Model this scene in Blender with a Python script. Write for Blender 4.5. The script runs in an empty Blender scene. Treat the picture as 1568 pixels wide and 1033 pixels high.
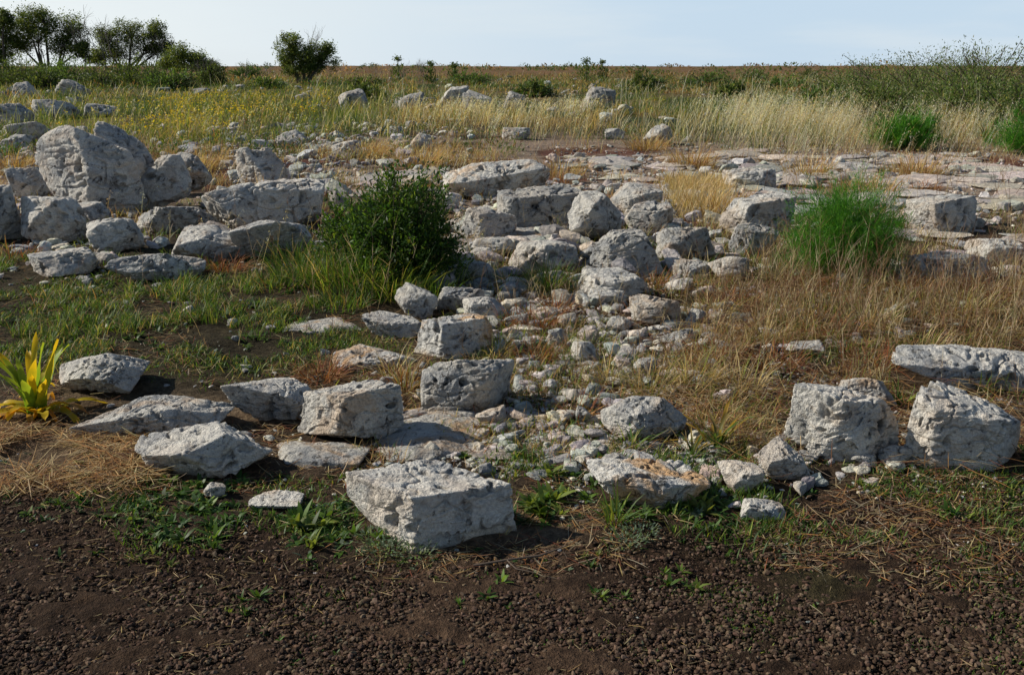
import bpy, math, numpy as np
from mathutils import Vector
from math import radians, sin, cos, pi
rng=np.random.default_rng(7)
F=1524.; CX=784.; CY=516.5; TH=radians(15.3); CH=1.6
scene=bpy.context.scene

# ---------------- noise ----------------
def _h(ix,iy,iz,s):
    n=(ix.astype(np.int64)*374761393+iy.astype(np.int64)*668265263+iz.astype(np.int64)*1440662683+s*974634777)&0xffffffff
    n=((n^(n>>13))*1274126177)&0xffffffff
    n=((n^(n>>16))*2246822519)&0xffffffff
    n=n^(n>>15)
    return (n&0xffffff)/float(0xffffff)*2-1
def vn(x,y,z,s=0):
    x=np.asarray(x,float);y=np.asarray(y,float);z=np.asarray(z,float)+0*x
    fx=np.floor(x);fy=np.floor(y);fz=np.floor(z)
    tx=x-fx;ty=y-fy;tz=z-fz
    tx=tx*tx*(3-2*tx);ty=ty*ty*(3-2*ty);tz=tz*tz*(3-2*tz)
    r=0
    for a in (0,1):
        wx=tx if a else 1-tx
        for b in (0,1):
            wy=ty if b else 1-ty
            for c in (0,1):
                wz=tz if c else 1-tz
                r=r+_h(fx+a,fy+b,fz+c,s)*wx*wy*wz
    return r
def fbm(x,y,z,s=0,o=4,g=0.5):
    r=0;a=1;f=1;t=0
    for i in range(o):
        r=r+a*vn(x*f+i*17.3,y*f+i*5.1,z*f,s+i);t+=a;a*=g;f*=2.07
    return r/t
def fb2(x,y,s=0,o=4,g=0.5): return fbm(x,y,0*np.asarray(x,float),s,o,g)
def sst(a,b,x):
    t=np.clip((x-a)/(b-a),0,1);return t*t*(3-2*t)

# ---------------- terrain ----------------
def hgt(x,y):
    x=np.asarray(x,float);y=np.asarray(y,float)
    h=0.10*sst(3.8,7.5,y)
    h=h+0.035*fb2(x/1.3,y/1.3,3,3)*sst(2.5,5,y)
    h=h+0.16*fb2(x/9,y/9,5,2)*sst(7,18,y)
    h=h+0.9*fb2(x/70,y/70,6,2)*sst(50,160,y)
    return h
def P(u,v):
    u=np.asarray(u,float);v=np.asarray(v,float)
    a=(u-CX)/F;b=(CY-v)/F
    dy=cos(TH)+b*sin(TH);dz=-sin(TH)+b*cos(TH)
    z=0*a
    for i in range(10):
        t=(CH-z)/np.maximum(-dz,0.004)
        x=a*t;y=dy*t;z=hgt(x,y)
    return x,y,z
def depth(y,z): return y*cos(TH)+(CH-z)*sin(TH)

# ---------------- mesh builder ----------------
class B:
    def __init__(s): s.v=[];s.q=[];s.t=[];s.c=[];s.n=0
    def add(s,v,q=None,t=None,c=None):
        v=np.asarray(v,np.float32).reshape(-1,3)
        s.v.append(v)
        if q is not None and len(q): s.q.append(np.asarray(q,np.int64).reshape(-1,4)+s.n)
        if t is not None and len(t): s.t.append(np.asarray(t,np.int64).reshape(-1,3)+s.n)
        if c is None: c=np.ones((len(v),3))
        c=np.broadcast_to(np.asarray(c,np.float32),(len(v),3))
        s.c.append(c);s.n+=len(v)
    def obj(s,name,mat,smooth=True,parent=None):
        v=np.concatenate(s.v);c=np.concatenate(s.c)
        q=np.concatenate(s.q) if s.q else np.zeros((0,4),np.int64)
        t=np.concatenate(s.t) if s.t else np.zeros((0,3),np.int64)
        me=bpy.data.meshes.new(name)
        me.vertices.add(len(v));me.vertices.foreach_set('co',v.ravel())
        nl=len(q)*4+len(t)*3
        me.loops.add(nl);me.loops.foreach_set('vertex_index',np.concatenate([q.ravel(),t.ravel()]).astype(np.int32))
        me.polygons.add(len(q)+len(t))
        ls=np.concatenate([np.arange(len(q))*4,len(q)*4+np.arange(len(t))*3]).astype(np.int32)
        me.polygons.foreach_set('loop_start',ls)
        me.polygons.foreach_set('use_smooth',np.full(len(ls),smooth))
        me.update(calc_edges=True)
        ca=me.color_attributes.new(name='Col',type='FLOAT_COLOR',domain='POINT')
        ca.data.foreach_set('color',np.concatenate([c,np.ones((len(c),1),np.float32)],1).astype(np.float32).ravel())
        me.materials.append(mat)
        o=bpy.data.objects.new(name,me);scene.collection.objects.link(o)
        if parent: o.parent=parent
        return o

def blades(bd,root,az,el,bend,L,W,col,prof=(.7,1,.7),tip=None,twist=.8,flat=False):
    N=len(root)
    if N==0: return None
    def A(a): return np.broadcast_to(np.asarray(a,float),(N,)).copy()
    az=A(az);el=A(el);bend=A(bend);L=A(L);W=A(W)
    ns=len(prof)
    az2=az+rng.uniform(-twist,twist,N)
    side=np.stack([-np.sin(az2),np.cos(az2),rng.uniform(-.3,.3,N)*(twist>0)],1)
    p=np.array(root,float).copy();pts=[p.copy()]
    for k in range(ns):
        e=el-bend*(k+.5)/ns
        p=p+(L/ns)[:,None]*np.stack([np.cos(e)*np.cos(az),np.cos(e)*np.sin(az),np.sin(e)],1)
        pts.append(p.copy())
    vs=[]
    for k in range(ns):
        w=side*(W*prof[k]/2)[:,None]
        vs+= [pts[k]-w,pts[k]+w]
    vs.append(pts[ns])
    V=np.stack(vs,1)
    m=2*ns+1
    base=(np.arange(N)*m)[:,None]
    q=np.concatenate([base+np.array([2*k,2*k+1,2*k+3,2*k+2]) for k in range(ns-1)],0) if ns>1 else None
    t=base+np.array([2*ns-2,2*ns-1,2*ns])
    c=np.broadcast_to(np.asarray(col,float),(N,3))
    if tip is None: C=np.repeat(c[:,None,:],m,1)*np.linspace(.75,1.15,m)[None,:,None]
    else:
        tp=np.broadcast_to(np.asarray(tip,float),(N,3));w=(np.linspace(0,1,m)**1.3)[None,:,None]
        C=c[:,None,:]*(1-w)+tp[:,None,:]*w
    bd.add(V.reshape(-1,3),q,t,C.reshape(-1,3))
    return np.stack(pts,1)
def pal(N,cols,wts=None,var=.25):
    cols=np.array(cols,float)
    w=None if wts is None else np.array(wts,float)/np.sum(wts)
    i=rng.choice(len(cols),N,p=w)
    return cols[i]*rng.uniform(1-var,1+var,(N,1))*rng.uniform(.93,1.07,(N,3))
def tube(bd,path,rad,n=6,col=(.1,.08,.06)):
    path=np.array(path,float);k=len(path)
    rad=np.broadcast_to(np.asarray(rad,float),(k,))
    d=np.gradient(path,axis=0);d/=np.linalg.norm(d,axis=1)[:,None]+1e-9
    ref=np.array([0.31,0.2,0.93]) if abs(d[0][2])<.9 else np.array([1.,0.1,0])
    a=np.cross(d,ref);a/=np.linalg.norm(a,axis=1)[:,None]+1e-9
    b=np.cross(d,a)
    th=np.arange(n)*2*pi/n
    V=path[:,None,:]+rad[:,None,None]*(np.cos(th)[None,:,None]*a[:,None,:]+np.sin(th)[None,:,None]*b[:,None,:])
    q=[]
    for i in range(k-1):
        for j in range(n):
            q.append([i*n+j,i*n+(j+1)%n,(i+1)*n+(j+1)%n,(i+1)*n+j])
    bd.add(V.reshape(-1,3),q,None,col)

# ---------------- materials ----------------
def newmat(n):
    m=bpy.data.materials.new(n);m.use_nodes=True;nt=m.node_tree;nt.nodes.clear()
    return m,nt,nt.nodes,nt.links
def N_(ns,t,**k):
    n=ns.new(t)
    for a,b in k.items():
        if hasattr(n,a): setattr(n,a,b)
        else: n.inputs[a].default_value=b
    return n
def mix(ns,lk,fac,a,b,mode='MIX'):
    n=ns.new('ShaderNodeMix');n.data_type='RGBA';n.blend_type=mode
    for i,x in ((0,fac),(6,a),(7,b)):
        if hasattr(x,'links'): lk.new(x,n.inputs[i])
        elif i==0: n.inputs[0].default_value=x
        else: n.inputs[i].default_value=(*x,1)
    return n.outputs[2]
def ramp(ns,lk,src,a,b,lo=0,hi=1):
    n=ns.new('ShaderNodeMapRange');n.inputs[1].default_value=a;n.inputs[2].default_value=b
    n.inputs[3].default_value=lo;n.inputs[4].default_value=hi
    n.interpolation_type='SMOOTHSTEP'
    lk.new(src,n.inputs[0]);return n.outputs[0]
def mth(ns,lk,op,a,b):
    n=ns.new('ShaderNodeMath');n.operation=op
    for i,x in enumerate((a,b)):
        if hasattr(x,'links'): lk.new(x,n.inputs[i])
        else: n.inputs[i].default_value=x
    return n.outputs[0]
def leafmat(name,tr=.3,rough=.6):
    m,nt,ns,lk=newmat(name)
    at=N_(ns,'ShaderNodeAttribute',attribute_name='Col')
    p=ns.new('ShaderNodeBsdfPrincipled');p.inputs['Roughness'].default_value=rough
    p.inputs['Specular IOR Level'].default_value=.3
    lk.new(at.outputs[0],p.inputs[0])
    t=ns.new('ShaderNodeBsdfTranslucent')
    c=mix(ns,lk,1.0,at.outputs[0],(1.5,1.4,.7),'MULTIPLY');lk.new(c,t.inputs[0])
    mx=ns.new('ShaderNodeMixShader');mx.inputs[0].default_value=tr
    lk.new(p.outputs[0],mx.inputs[1]);lk.new(t.outputs[0],mx.inputs[2])
    o=ns.new('ShaderNodeOutputMaterial');lk.new(mx.outputs[0],o.inputs[0]);return m
M_leaf=leafmat('plant_leaf',.42,.5);M_dry=leafmat('dry_stalk',.3,.75)
def barkmat():
    m,nt,ns,lk=newmat('bark')
    at=N_(ns,'ShaderNodeAttribute',attribute_name='Col')
    p=ns.new('ShaderNodeBsdfPrincipled');p.inputs['Roughness'].default_value=.9
    no=ns.new('ShaderNodeTexNoise');no.inputs['Scale'].default_value=9
    c=mix(ns,lk,no.outputs[0],(.6,.6,.6),(1.3,1.3,1.3));c=mix(ns,lk,1.,at.outputs[0],c,'MULTIPLY')
    lk.new(c,p.inputs[0]);o=ns.new('ShaderNodeOutputMaterial');lk.new(p.outputs[0],o.inputs[0]);return m
M_bark=barkmat()
def rockmat(name):
    m,nt,ns,lk=newmat(name)
    tc=ns.new('ShaderNodeTexCoord');oi=ns.new('ShaderNodeObjectInfo')
    ad=ns.new('ShaderNodeVectorMath');ad.operation='ADD'
    sc=ns.new('ShaderNodeVectorMath');sc.operation='SCALE';sc.inputs[0].default_value=(31,17,23)
    lk.new(oi.outputs['Random'],sc.inputs['Scale']);lk.new(tc.outputs['Object'],ad.inputs[0]);lk.new(sc.outputs[0],ad.inputs[1])
    co=ad.outputs[0]
    def noise(s,d=6,r=.6,dist=0):
        n=ns.new('ShaderNodeTexNoise');n.inputs['Scale'].default_value=s;n.inputs['Detail'].default_value=d
        n.inputs['Roughness'].default_value=r;n.inputs['Distortion'].default_value=dist;lk.new(co,n.inputs['Vector']);return n.outputs[0]
    n1=noise(3.6,6,.64,.5);n2=noise(14,6,.68,.2);n3=noise(80,3,.7)
    at=N_(ns,'ShaderNodeAttribute',attribute_name='Col')
    c=mix(ns,lk,ramp(ns,lk,n1,.44,.64),(.68,.645,.575),(.42,.42,.41))
    c=mix(ns,lk,ramp(ns,lk,n2,.54,.69,0,.75),c,(.24,.245,.25))
    c=mix(ns,lk,ramp(ns,lk,n2,.30,.44,.45,0),c,(.76,.73,.66))
    sp=ns.new('ShaderNodeSeparateColor');lk.new(oi.outputs['Color'],sp.inputs[0])
    n4=noise(3.2,5,.66,.6)
    mm=mth(ns,lk,'MULTIPLY',ramp(ns,lk,n4,.46,.62),sp.outputs[0])
    oc=mix(ns,lk,n2,(.46,.22,.07),(.72,.53,.33))
    c=mix(ns,lk,mm,c,oc)
    dk=ns.new('ShaderNodeMapRange');lk.new(sp.outputs[1],dk.inputs[0]);dk.inputs[3].default_value=1.12;dk.inputs[4].default_value=.52
    cc=ns.new('ShaderNodeCombineColor')
    for i in range(3): lk.new(dk.outputs[0],cc.inputs[i])
    c=mix(ns,lk,1.,c,cc.outputs[0],'MULTIPLY')
    c=mix(ns,lk,ramp(ns,lk,n3,.34,.66),mix(ns,lk,1.,c,(.82,.82,.83),'MULTIPLY'),mix(ns,lk,1.,c,(1.08,1.08,1.07),'MULTIPLY'))
    c=mix(ns,lk,1.,c,at.outputs[0],'MULTIPLY')
    vo=ns.new('ShaderNodeTexVoronoi');vo.inputs['Scale'].default_value=20
    s2=ns.new('ShaderNodeVectorMath');s2.operation='MULTIPLY_ADD'
    cmb=ns.new('ShaderNodeCombineXYZ')
    for i in range(3): lk.new(n2,cmb.inputs[i])
    lk.new(cmb.outputs[0],s2.inputs[0]);s2.inputs[1].default_value=(.2,.15,.25);lk.new(co,s2.inputs[2]);lk.new(s2.outputs[0],vo.inputs['Vector'])
    pit=ramp(ns,lk,mth(ns,lk,'SUBTRACT',vo.outputs[0],mth(ns,lk,'MULTIPLY',ramp(ns,lk,n1,.46,.66),.22)),.05,.16)
    c=mix(ns,lk,pit,mix(ns,lk,1.,c,(.42,.40,.38),'MULTIPLY'),c)
    p=ns.new('ShaderNodeBsdfPrincipled');p.inputs['Roughness'].default_value=.92;p.inputs['Specular IOR Level'].default_value=.12
    lk.new(c,p.inputs[0])
    h=mth(ns,lk,'MULTIPLY',pit,.016)
    h=mth(ns,lk,'ADD',h,mth(ns,lk,'MULTIPLY',n2,.06))
    h=mth(ns,lk,'ADD',h,mth(ns,lk,'MULTIPLY',n3,.008))
    bb=ns.new('ShaderNodeBump');bb.inputs['Strength'].default_value=1;bb.inputs['Distance'].default_value=1.
    lk.new(h,bb.inputs['Height']);lk.new(bb.outputs[0],p.inputs['Normal'])
    o=ns.new('ShaderNodeOutputMaterial');lk.new(p.outputs[0],o.inputs[0]);return m
M_rock=rockmat('limestone')
def rubmat():
    m,nt,ns,lk=newmat('limestone_rubble')
    tc=ns.new('ShaderNodeTexCoord');at=N_(ns,'ShaderNodeAttribute',attribute_name='Col')
    n=ns.new('ShaderNodeTexNoise');n.inputs['Scale'].default_value=20;n.inputs['Detail'].default_value=5;n.inputs['Roughness'].default_value=.7;lk.new(tc.outputs['Object'],n.inputs['Vector'])
    c=mix(ns,lk,ramp(ns,lk,n.outputs[0],.36,.66),(.64,.60,.53),(.32,.315,.31));c=mix(ns,lk,1.,c,at.outputs[0],'MULTIPLY')
    p=ns.new('ShaderNodeBsdfPrincipled');p.inputs['Roughness'].default_value=.95;p.inputs['Specular IOR Level'].default_value=.12;lk.new(c,p.inputs[0])
    bb=ns.new('ShaderNodeBump');bb.inputs['Distance'].default_value=.03;lk.new(n.outputs[0],bb.inputs['Height']);lk.new(bb.outputs[0],p.inputs['Normal'])
    o=ns.new('ShaderNodeOutputMaterial');lk.new(p.outputs[0],o.inputs[0]);return m
M_rub=rubmat()
def groundmat(name='ground_soil'):
    m,nt,ns,lk=newmat(name)
    tc=ns.new('ShaderNodeTexCoord');co=tc.outputs['Object']
    at=N_(ns,'ShaderNodeAttribute',attribute_name='Col')
    def noise(s,d,r):
        n=ns.new('ShaderNodeTexNoise');n.inputs['Scale'].default_value=s;n.inputs['Detail'].default_value=d;n.inputs['Roughness'].default_value=r
        lk.new(co,n.inputs['Vector']);return n.outputs[0]
    a=noise(1.5,4,.7);b=noise(22,5,.75);d=noise(120,3,.7)
    c=mix(ns,lk,ramp(ns,lk,a,.3,.7),(.65,.65,.65),(1.3,1.27,1.22));c=mix(ns,lk,1.,at.outputs[0],c,'MULTIPLY')
    c=mix(ns,lk,ramp(ns,lk,b,.35,.7),mix(ns,lk,1.,c,(.5,.48,.47),'MULTIPLY'),mix(ns,lk,1.,c,(1.45,1.45,1.4),'MULTIPLY'))
    c=mix(ns,lk,ramp(ns,lk,d,.62,.75),c,mix(ns,lk,1.,c,(2.2,2.1,1.95),'MULTIPLY'))
    p=ns.new('ShaderNodeBsdfPrincipled');p.inputs['Roughness'].default_value=.95;p.inputs['Specular IOR Level'].default_value=.1
    lk.new(c,p.inputs[0])
    h=mth(ns,lk,'ADD',mth(ns,lk,'MULTIPLY',b,.05),mth(ns,lk,'MULTIPLY',d,.013))
    b2=ns.new('ShaderNodeBump');b2.inputs['Strength'].default_value=1;b2.inputs['Distance'].default_value=1;lk.new(h,b2.inputs['Height'])
    lk.new(b2.outputs[0],p.inputs['Normal'])
    o=ns.new('ShaderNodeOutputMaterial');lk.new(p.outputs[0],o.inputs[0]);return m
M_gr=groundmat()

# ---------------- soil boundary ----------------
bu=np.array([-600,0,250,530,800,900,1150,1350,1568,2200]);bv=np.array([715,735,805,850,860,825,795,735,700,670])
bx,by,_=P(bu,bv)
def soilmask(x,y):
    yb=np.interp(x,bx,by)+.35*fb2(x*2.2,y*2.2,21,4)
    return 1-sst(-.18,.15,y-yb)
# ---------------- ground ----------------
xs=[0];
while xs[-1]<3.3: xs.append(xs[-1]+.028)
while xs[-1]<900: xs.append(xs[-1]*1.0155)
xs=np.array(xs);xs=np.concatenate([-xs[:0:-1],xs])
ys=list(np.linspace(-9,1.7,30))
while ys[-1]<1100: ys.append(ys[-1]*1.0088)
ys=np.array(ys)
X,Y=np.meshgrid(xs,ys);x=X.ravel();y=Y.ravel()
near=1-sst(9,16,y)
z=hgt(x,y)
idx=near>0
zz=np.zeros_like(z)
zz[idx]=(.020*fb2(x[idx]/.22,y[idx]/.22,31,3)+.015*fb2(x[idx]/.06,y[idx]/.06,35,2))*near[idx]
z=z+zz
def L3(a,b,t): return a*(1-t[:,None])+b*t[:,None]
sm=soilmask(x,y)
n1=fb2(x/.8,y/.8,41,4);n2=fb2(x/4,y/7,43,4)
base=L3(np.array([.075,.052,.034]),np.array([.16,.115,.075]),sst(-.3,.35,n1))
gl=(1-sst(-1.2,-.3,x-.0))*sst(4.4,5,y)*(1-sst(8,10,y))
base=L3(base,np.array([.05,.043,.024]),gl*.8)
pv=sst(9.5,11.5,y)*(1-sst(19,24,y))*sst(-.15,.15,n1+.35*sst(-1,2,x))
base=L3(base,np.array([.38,.29,.225]),pv*.85)
rb=sst(8.5,10,y)*(1-sst(17,20,y))*sst(.05,.4,-n1);base=L3(base,np.array([.21,.085,.065]),rb*.7)
far=sst(20,30,y)
fc=L3(np.array([.17,.125,.055]),np.array([.06,.08,.025]),sst(-.25,.3,n2))
hz=sst(75,150,y);fc=L3(fc,np.array([.22,.12,.06]),hz*.7)
base=L3(base,fc,far)
soil=L3(np.array([.050,.031,.020]),np.array([.105,.066,.043]),sst(-.3,.5,n1))
gm=sst(.05,.45,fb2(x/.5,y/.35,49,4))*sst(.2,1.2,x)*.6
soil=L3(soil,np.array([.055,.055,.022]),gm)
col=L3(base,soil,sm)
ny,nx=X.shape
i=np.arange(ny-1)[:,None]*nx+np.arange(nx-1)[None,:];i=i.ravel()
g=B();g.add(np.stack([x,y,z],1),np.stack([i,i+1,i+1+nx,i+nx],1),None,col);g.obj('ground',M_gr)

# ---------------- icospheres ----------------
import bmesh
def ico(s):
    bm=bmesh.new();bmesh.ops.create_icosphere(bm,subdivisions=s,radius=1)
    v=np.array([a.co[:] for a in bm.verts]);t=np.array([[q.index for q in f.verts] for f in bm.faces]);bm.free();return v/np.linalg.norm(v,axis=1)[:,None],t
ICO={k:ico(k) for k in (1,2,3,4,5,6,7)}
def rockshape(d,seed,p=14,jit=.28,cuts=7):
    r=np.random.default_rng(seed)
    n=np.array([[1,0,0],[-1,0,0],[0,1,0],[0,-1,0],[0,0,1],[0,0,-1]],float)+r.normal(0,jit,(6,3))*.8
    n2=r.normal(0,1,(cuts,3));n=np.concatenate([n,n2]);n/=np.linalg.norm(n,axis=1)[:,None]
    h=np.concatenate([r.uniform(.85,1.05,6),r.uniform(.86,1.22,cuts)])
    s=np.maximum(d@n.T,0)/h
    rr=(s**p).sum(1)**(-1/p)
    return d*rr[:,None]
def norm(v,W,D,H):
    lo=v.min(0);hi=v.max(0);return (v-(lo+hi)/2)/(hi-lo)*np.array([W,D,H])
ROCKS=[]
def rock(u0,v0,u1,v1,seed,yaw=None,slope=0,lic=.15,dark=.35,dep=.72,res=6,p=60,name='limestone_rock',emb=.14,rough=1.,jit=.36,cuts=11):
    r=np.random.default_rng(seed*13+5)
    x,y,z=[float(a) for a in P((u0+u1)/2,v1)]
    dp=depth(y,z);W=(u1-u0)/F*dp;D=dep*W;ext=(v1-v0)/F*dp
    al=math.atan2(CH-z,y)
    H=max((ext-.72*D*sin(al))/cos(al),.3*ext)
    k=(dp+D*.45)/dp;W*=k;x*=k;y=y+D*.45;H*=(1+(k-1)*.8)
    Ht=H*(1+emb)
    d,t=ICO[res]
    v=rockshape(d,seed,p,jit,cuts)
    if yaw is None: yaw=r.uniform(-60,60)
    a=radians(yaw);R=np.array([[cos(a),-sin(a),0],[sin(a),cos(a),0],[0,0,1]])
    v=v@R.T;v=norm(v,2,2,2)
    v[:,2]=np.where(v[:,2]>-1,(v[:,2]+1)*(1+slope*v[:,0])-1,v[:,2])
    v=norm(v,W,D,Ht)
    S=(W*D*Ht)**(1/3)
    o=r.uniform(0,50,3)
    q=v/S+o
    wp=.14*np.stack([fbm(q[:,0]*2.5,q[:,1]*2.5,q[:,2]*2.5,seed+40+i,2) for i in range(3)],1)
    q=q+wp
    n=.035*fbm(q[:,0]*1.5,q[:,1]*1.5,q[:,2]*1.9,seed,2)
    cr_=np.abs(fbm(q[:,0]*2.0,q[:,1]*2.0,q[:,2]*2.6,seed+3,3));n-=.03*(1-sst(0,.05,cr_));n-=.03*cr_
    pt=fbm(q[:,0]*4.2,q[:,1]*4.2,q[:,2]*4.2,seed+9,2);h1=sst(.40,.50,pt);n-=.085*h1
    p2=fbm(q[:,0]*11,q[:,1]*11,q[:,2]*11,seed+19,2);h2=sst(.26,.42,p2);n-=.034*h2
    n+=.030*fbm(q[:,0]*8,q[:,1]*8,q[:,2]*10,seed+11,5,.68)
    lay=q[:,2]*4.0+.7*fbm(q[:,0]*1.2,q[:,1]*1.2,q[:,2],seed+20,2);fr=lay-np.floor(lay)
    n+=.022*sst(0,.10,fr)*(1-sst(.92,1,fr))
    v=v+d*(n*S*rough)[:,None]
    v=norm(v,W,D,Ht)
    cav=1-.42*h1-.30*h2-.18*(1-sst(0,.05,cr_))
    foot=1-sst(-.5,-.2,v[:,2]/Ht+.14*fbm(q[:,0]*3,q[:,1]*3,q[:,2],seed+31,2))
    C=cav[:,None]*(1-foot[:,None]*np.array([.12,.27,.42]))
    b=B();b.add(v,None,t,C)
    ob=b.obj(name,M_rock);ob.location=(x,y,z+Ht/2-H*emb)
    ob.color=(min(1,lic*1.25+.1),dark,0,1)
    ROCKS.append((x,y,W/2,D/2,z+H));return ob
RK=[ # u0,v0,u1,v1,seed,yaw,slope,lichen,dark,dep,(jit,cuts)
(533,703,792,842,11,42,-.05,.10,.05,.66,.07,2),(213,632,422,738,12,25,0,.05,.25,.75),(128,594,362,674,13,-15,.05,.25,.3,.6),
(85,530,228,610,14,20,.1,.2,.2,.75),(455,577,620,682,15,30,.12,.3,.3,.6,.2,5),(355,566,487,647,16,10,-.05,.1,.15,.75),
(645,533,788,636,17,-20,0,.05,.4,.65,.3,9),(633,478,756,552,18,38,.1,.8,.0,.7,.15,4),(557,474,650,520,19,5,-.1,.1,.2,.8),
(510,530,648,568,20,8,0,.7,.1,.7),(728,620,776,652,21,0,0,.3,.1,.8),(918,597,1050,680,22,30,.1,.2,.3,.7),
(898,694,1082,782,23,15,-.25,.85,.0,.7),(1197,576,1370,712,24,45,-.08,.25,.05,.6,.18,6),(1378,582,1568,724,25,-30,-.15,.15,.1,.6,.22,6),
(1335,510,1600,600,26,10,.1,.15,.0,.6),(1160,672,1237,738,27,20,0,.1,.35,.8),(1129,758,1200,798,28,0,-.3,.2,.1,.8),
(384,751,466,785,29,0,0,.3,.1,.8),(314,737,349,763,30,0,0,.1,.4,.8),(1285,575,1367,630,31,10,0,.5,.3,.6),
(605,432,673,487,32,10,0,.1,.3,.8),(666,435,742,480,33,-20,0,.1,.3,.8),(708,450,792,494,34,15,0,.1,.2,.7),
(678,241,842,306,35,20,.25,.4,.0,.55,.22,6),(760,283,894,352,36,12,.05,.05,.5,.6,.12,3),(703,314,792,368,37,15,0,.1,.3,.7),
(868,292,952,372,38,30,0,.1,.3,.7),(933,280,1012,332,39,20,-.1,.2,.4,.7),(956,307,1030,362,40,-15,.1,.2,.3,.7),
(884,348,1012,426,41,20,.1,.1,.5,.7,.25,8),(1003,343,1092,404,42,40,-.1,.25,.4,.7),(878,411,990,464,43,10,-.1,.1,.1,.8),
(778,362,884,418,44,10,0,.1,.2,.8),(1108,256,1187,292,45,10,0,.1,.05,.6),(1103,294,1212,362,46,15,.05,.15,.2,.6,.15,4),
(1113,338,1190,396,47,30,0,.15,.3,.7),(1389,297,1492,358,48,20,0,.1,.2,.65,.15,4),(1383,378,1512,434,49,10,0,.1,.15,.7),
(963,448,1042,505,50,30,-.1,.3,.3,.8),(1083,386,1152,432,51,0,.1,.1,.2,.8),(1478,363,1580,414,52,10,.05,.2,.1,.7),
(1018,394,1092,432,53,20,0,.3,.3,.8),(983,190,1032,222,54,20,.1,.3,.3,.7),
(62,190,226,330,61,30,-.2,.12,.1,.6,.24,6),(160,186,250,300,62,-10,-.2,.05,.35,.7),(205,236,296,322,63,-30,.1,.1,.3,.6),
(238,232,334,300,64,15,-.2,.35,.5,.6),(362,224,442,290,65,20,.0,.15,.2,.7),(318,270,504,352,66,15,.1,.1,.0,.6),
(264,340,384,404,67,30,-.1,.2,.2,.8),(364,328,484,400,68,5,.05,.1,.1,.8),(204,308,334,358,69,10,.1,.1,.35,.6),
(134,330,222,388,70,25,0,.2,.2,.7),(37,298,134,374,71,30,-.1,.2,.1,.7),(13,254,84,310,72,10,.1,.3,.2,.7),
(184,380,322,434,73,10,0,.1,.25,.8),(38,378,152,428,74,20,.1,.1,.15,.8),(-50,280,40,372,75,10,.1,.1,.3,.8),
(108,308,172,352,76,10,.1,.1,.3,.8),(426,198,472,228,77,10,.1,.1,.3,.8),(508,214,554,243,78,0,.2,.1,.05,.8),
(628,205,662,232,79,0,.1,.3,.2,.8),(668,132,718,162,80,0,.1,.1,.3,.8),(708,137,754,165,81,0,-.1,.1,.7,.8),
(518,136,568,168,82,0,.1,.1,.6,.8),(888,130,944,164,83,0,0,.1,.7,.8),(608,140,650,168,84,0,0,.1,.6,.8),
(88,122,138,150,85,0,0,.1,.5,.8),(15,124,62,150,86,0,0,.1,.5,.8),(50,150,120,182,87,0,0,.1,.4,.8),(-10,158,52,200,88,0,0,.1,.4,.8),
(596,193,622,210,89,0,0,.1,.1,.8),(768,194,812,214,90,0,0,.3,.2,.8),(770,140,806,166,92,0,0,.1,.7,.8),
(1580,590,1720,720,93,20,0,.1,.3,.8),(925,196,956,214,94,0,0,.1,.3,.8),(836,505,862,535,95,0,0,.1,.3,.8),(870,520,918,556,96,20,0,.2,.2,.8),
(968,545,1008,575,97,20,0,.1,.4,.8),(925,482,968,512,98,0,0,.1,.3,.8),(1040,470,1080,505,99,10,0,.1,.3,.8),(860,590,905,620,100,10,0,.1,.3,.8),
(1300,690,1340,716,101,0,0,.1,.4,.8),(1345,680,1398,718,102,0,0,.1,.4,.8),(20,185,80,222,103,0,0,.1,.3,.8),
(238,385,290,430,104,0,0,.0,.0,.5),(880,618,905,650,105,0,0,.3,.2,.8),(1100,705,1165,755,106,10,0,.2,.1,.8),(1010,500,1062,532,107,10,0,.2,.1,.8),
(720,360,790,395,108,10,0,.2,.1,.8),(900,440,960,470,109,10,0,.1,.05,.8),(700,395,760,430,110,10,0,.1,.2,.8),(1200,520,1260,545,111,10,0,.1,.2,.8),
(110,112,150,132,112,0,0,.1,.4,.8),(60,108,95,124,113,0,0,.1,.5,.8),(130,158,180,180,114,0,0,.1,.4,.8),(5,205,50,232,115,0,0,.1,.3,.8),
]
for a in RK:
    w=(a[2]-a[0]);far_=a[3]<180
    kw={}
    if len(a)>10: kw=dict(jit=a[10],cuts=a[11])
    rock(*a[:5],yaw=a[5],slope=a[6],lic=a[7],dark=a[8],dep=a[9],res=7 if (w>120 and a[1]>180) else 6 if w>70 else 5,rough=1.,emb=.3 if far_ else .14,**kw)
for a in [(575,640,762,706,201),(400,676,565,718,202),(590,625,740,655,203),(770,330,890,380,204),(440,485,560,512,205)]:
    x,y,z=[float(k) for k in P((a[0]+a[2])/2,(a[1]+a[3])/2)]
    x0,y0,_=[float(k) for k in P(a[0],a[3])];x1,y1,_=[float(k) for k in P(a[2],a[1])]
    W=(a[2]-a[0])/F*depth(y,z);D=y1-y0
    d,t=ICO[6];v=rockshape(d,a[4],18);v=norm(v,W,D,.11);q=v*7+a[4]
    v+=d*(.03*fbm(q[:,0],q[:,1],q[:,2],a[4],5))[:,None]
    b=B();b.add(v,None,t);o=b.obj('bedrock_slab',M_rock);o.location=(x,y,z-.02);o.color=(.8,.5,0,1)

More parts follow.
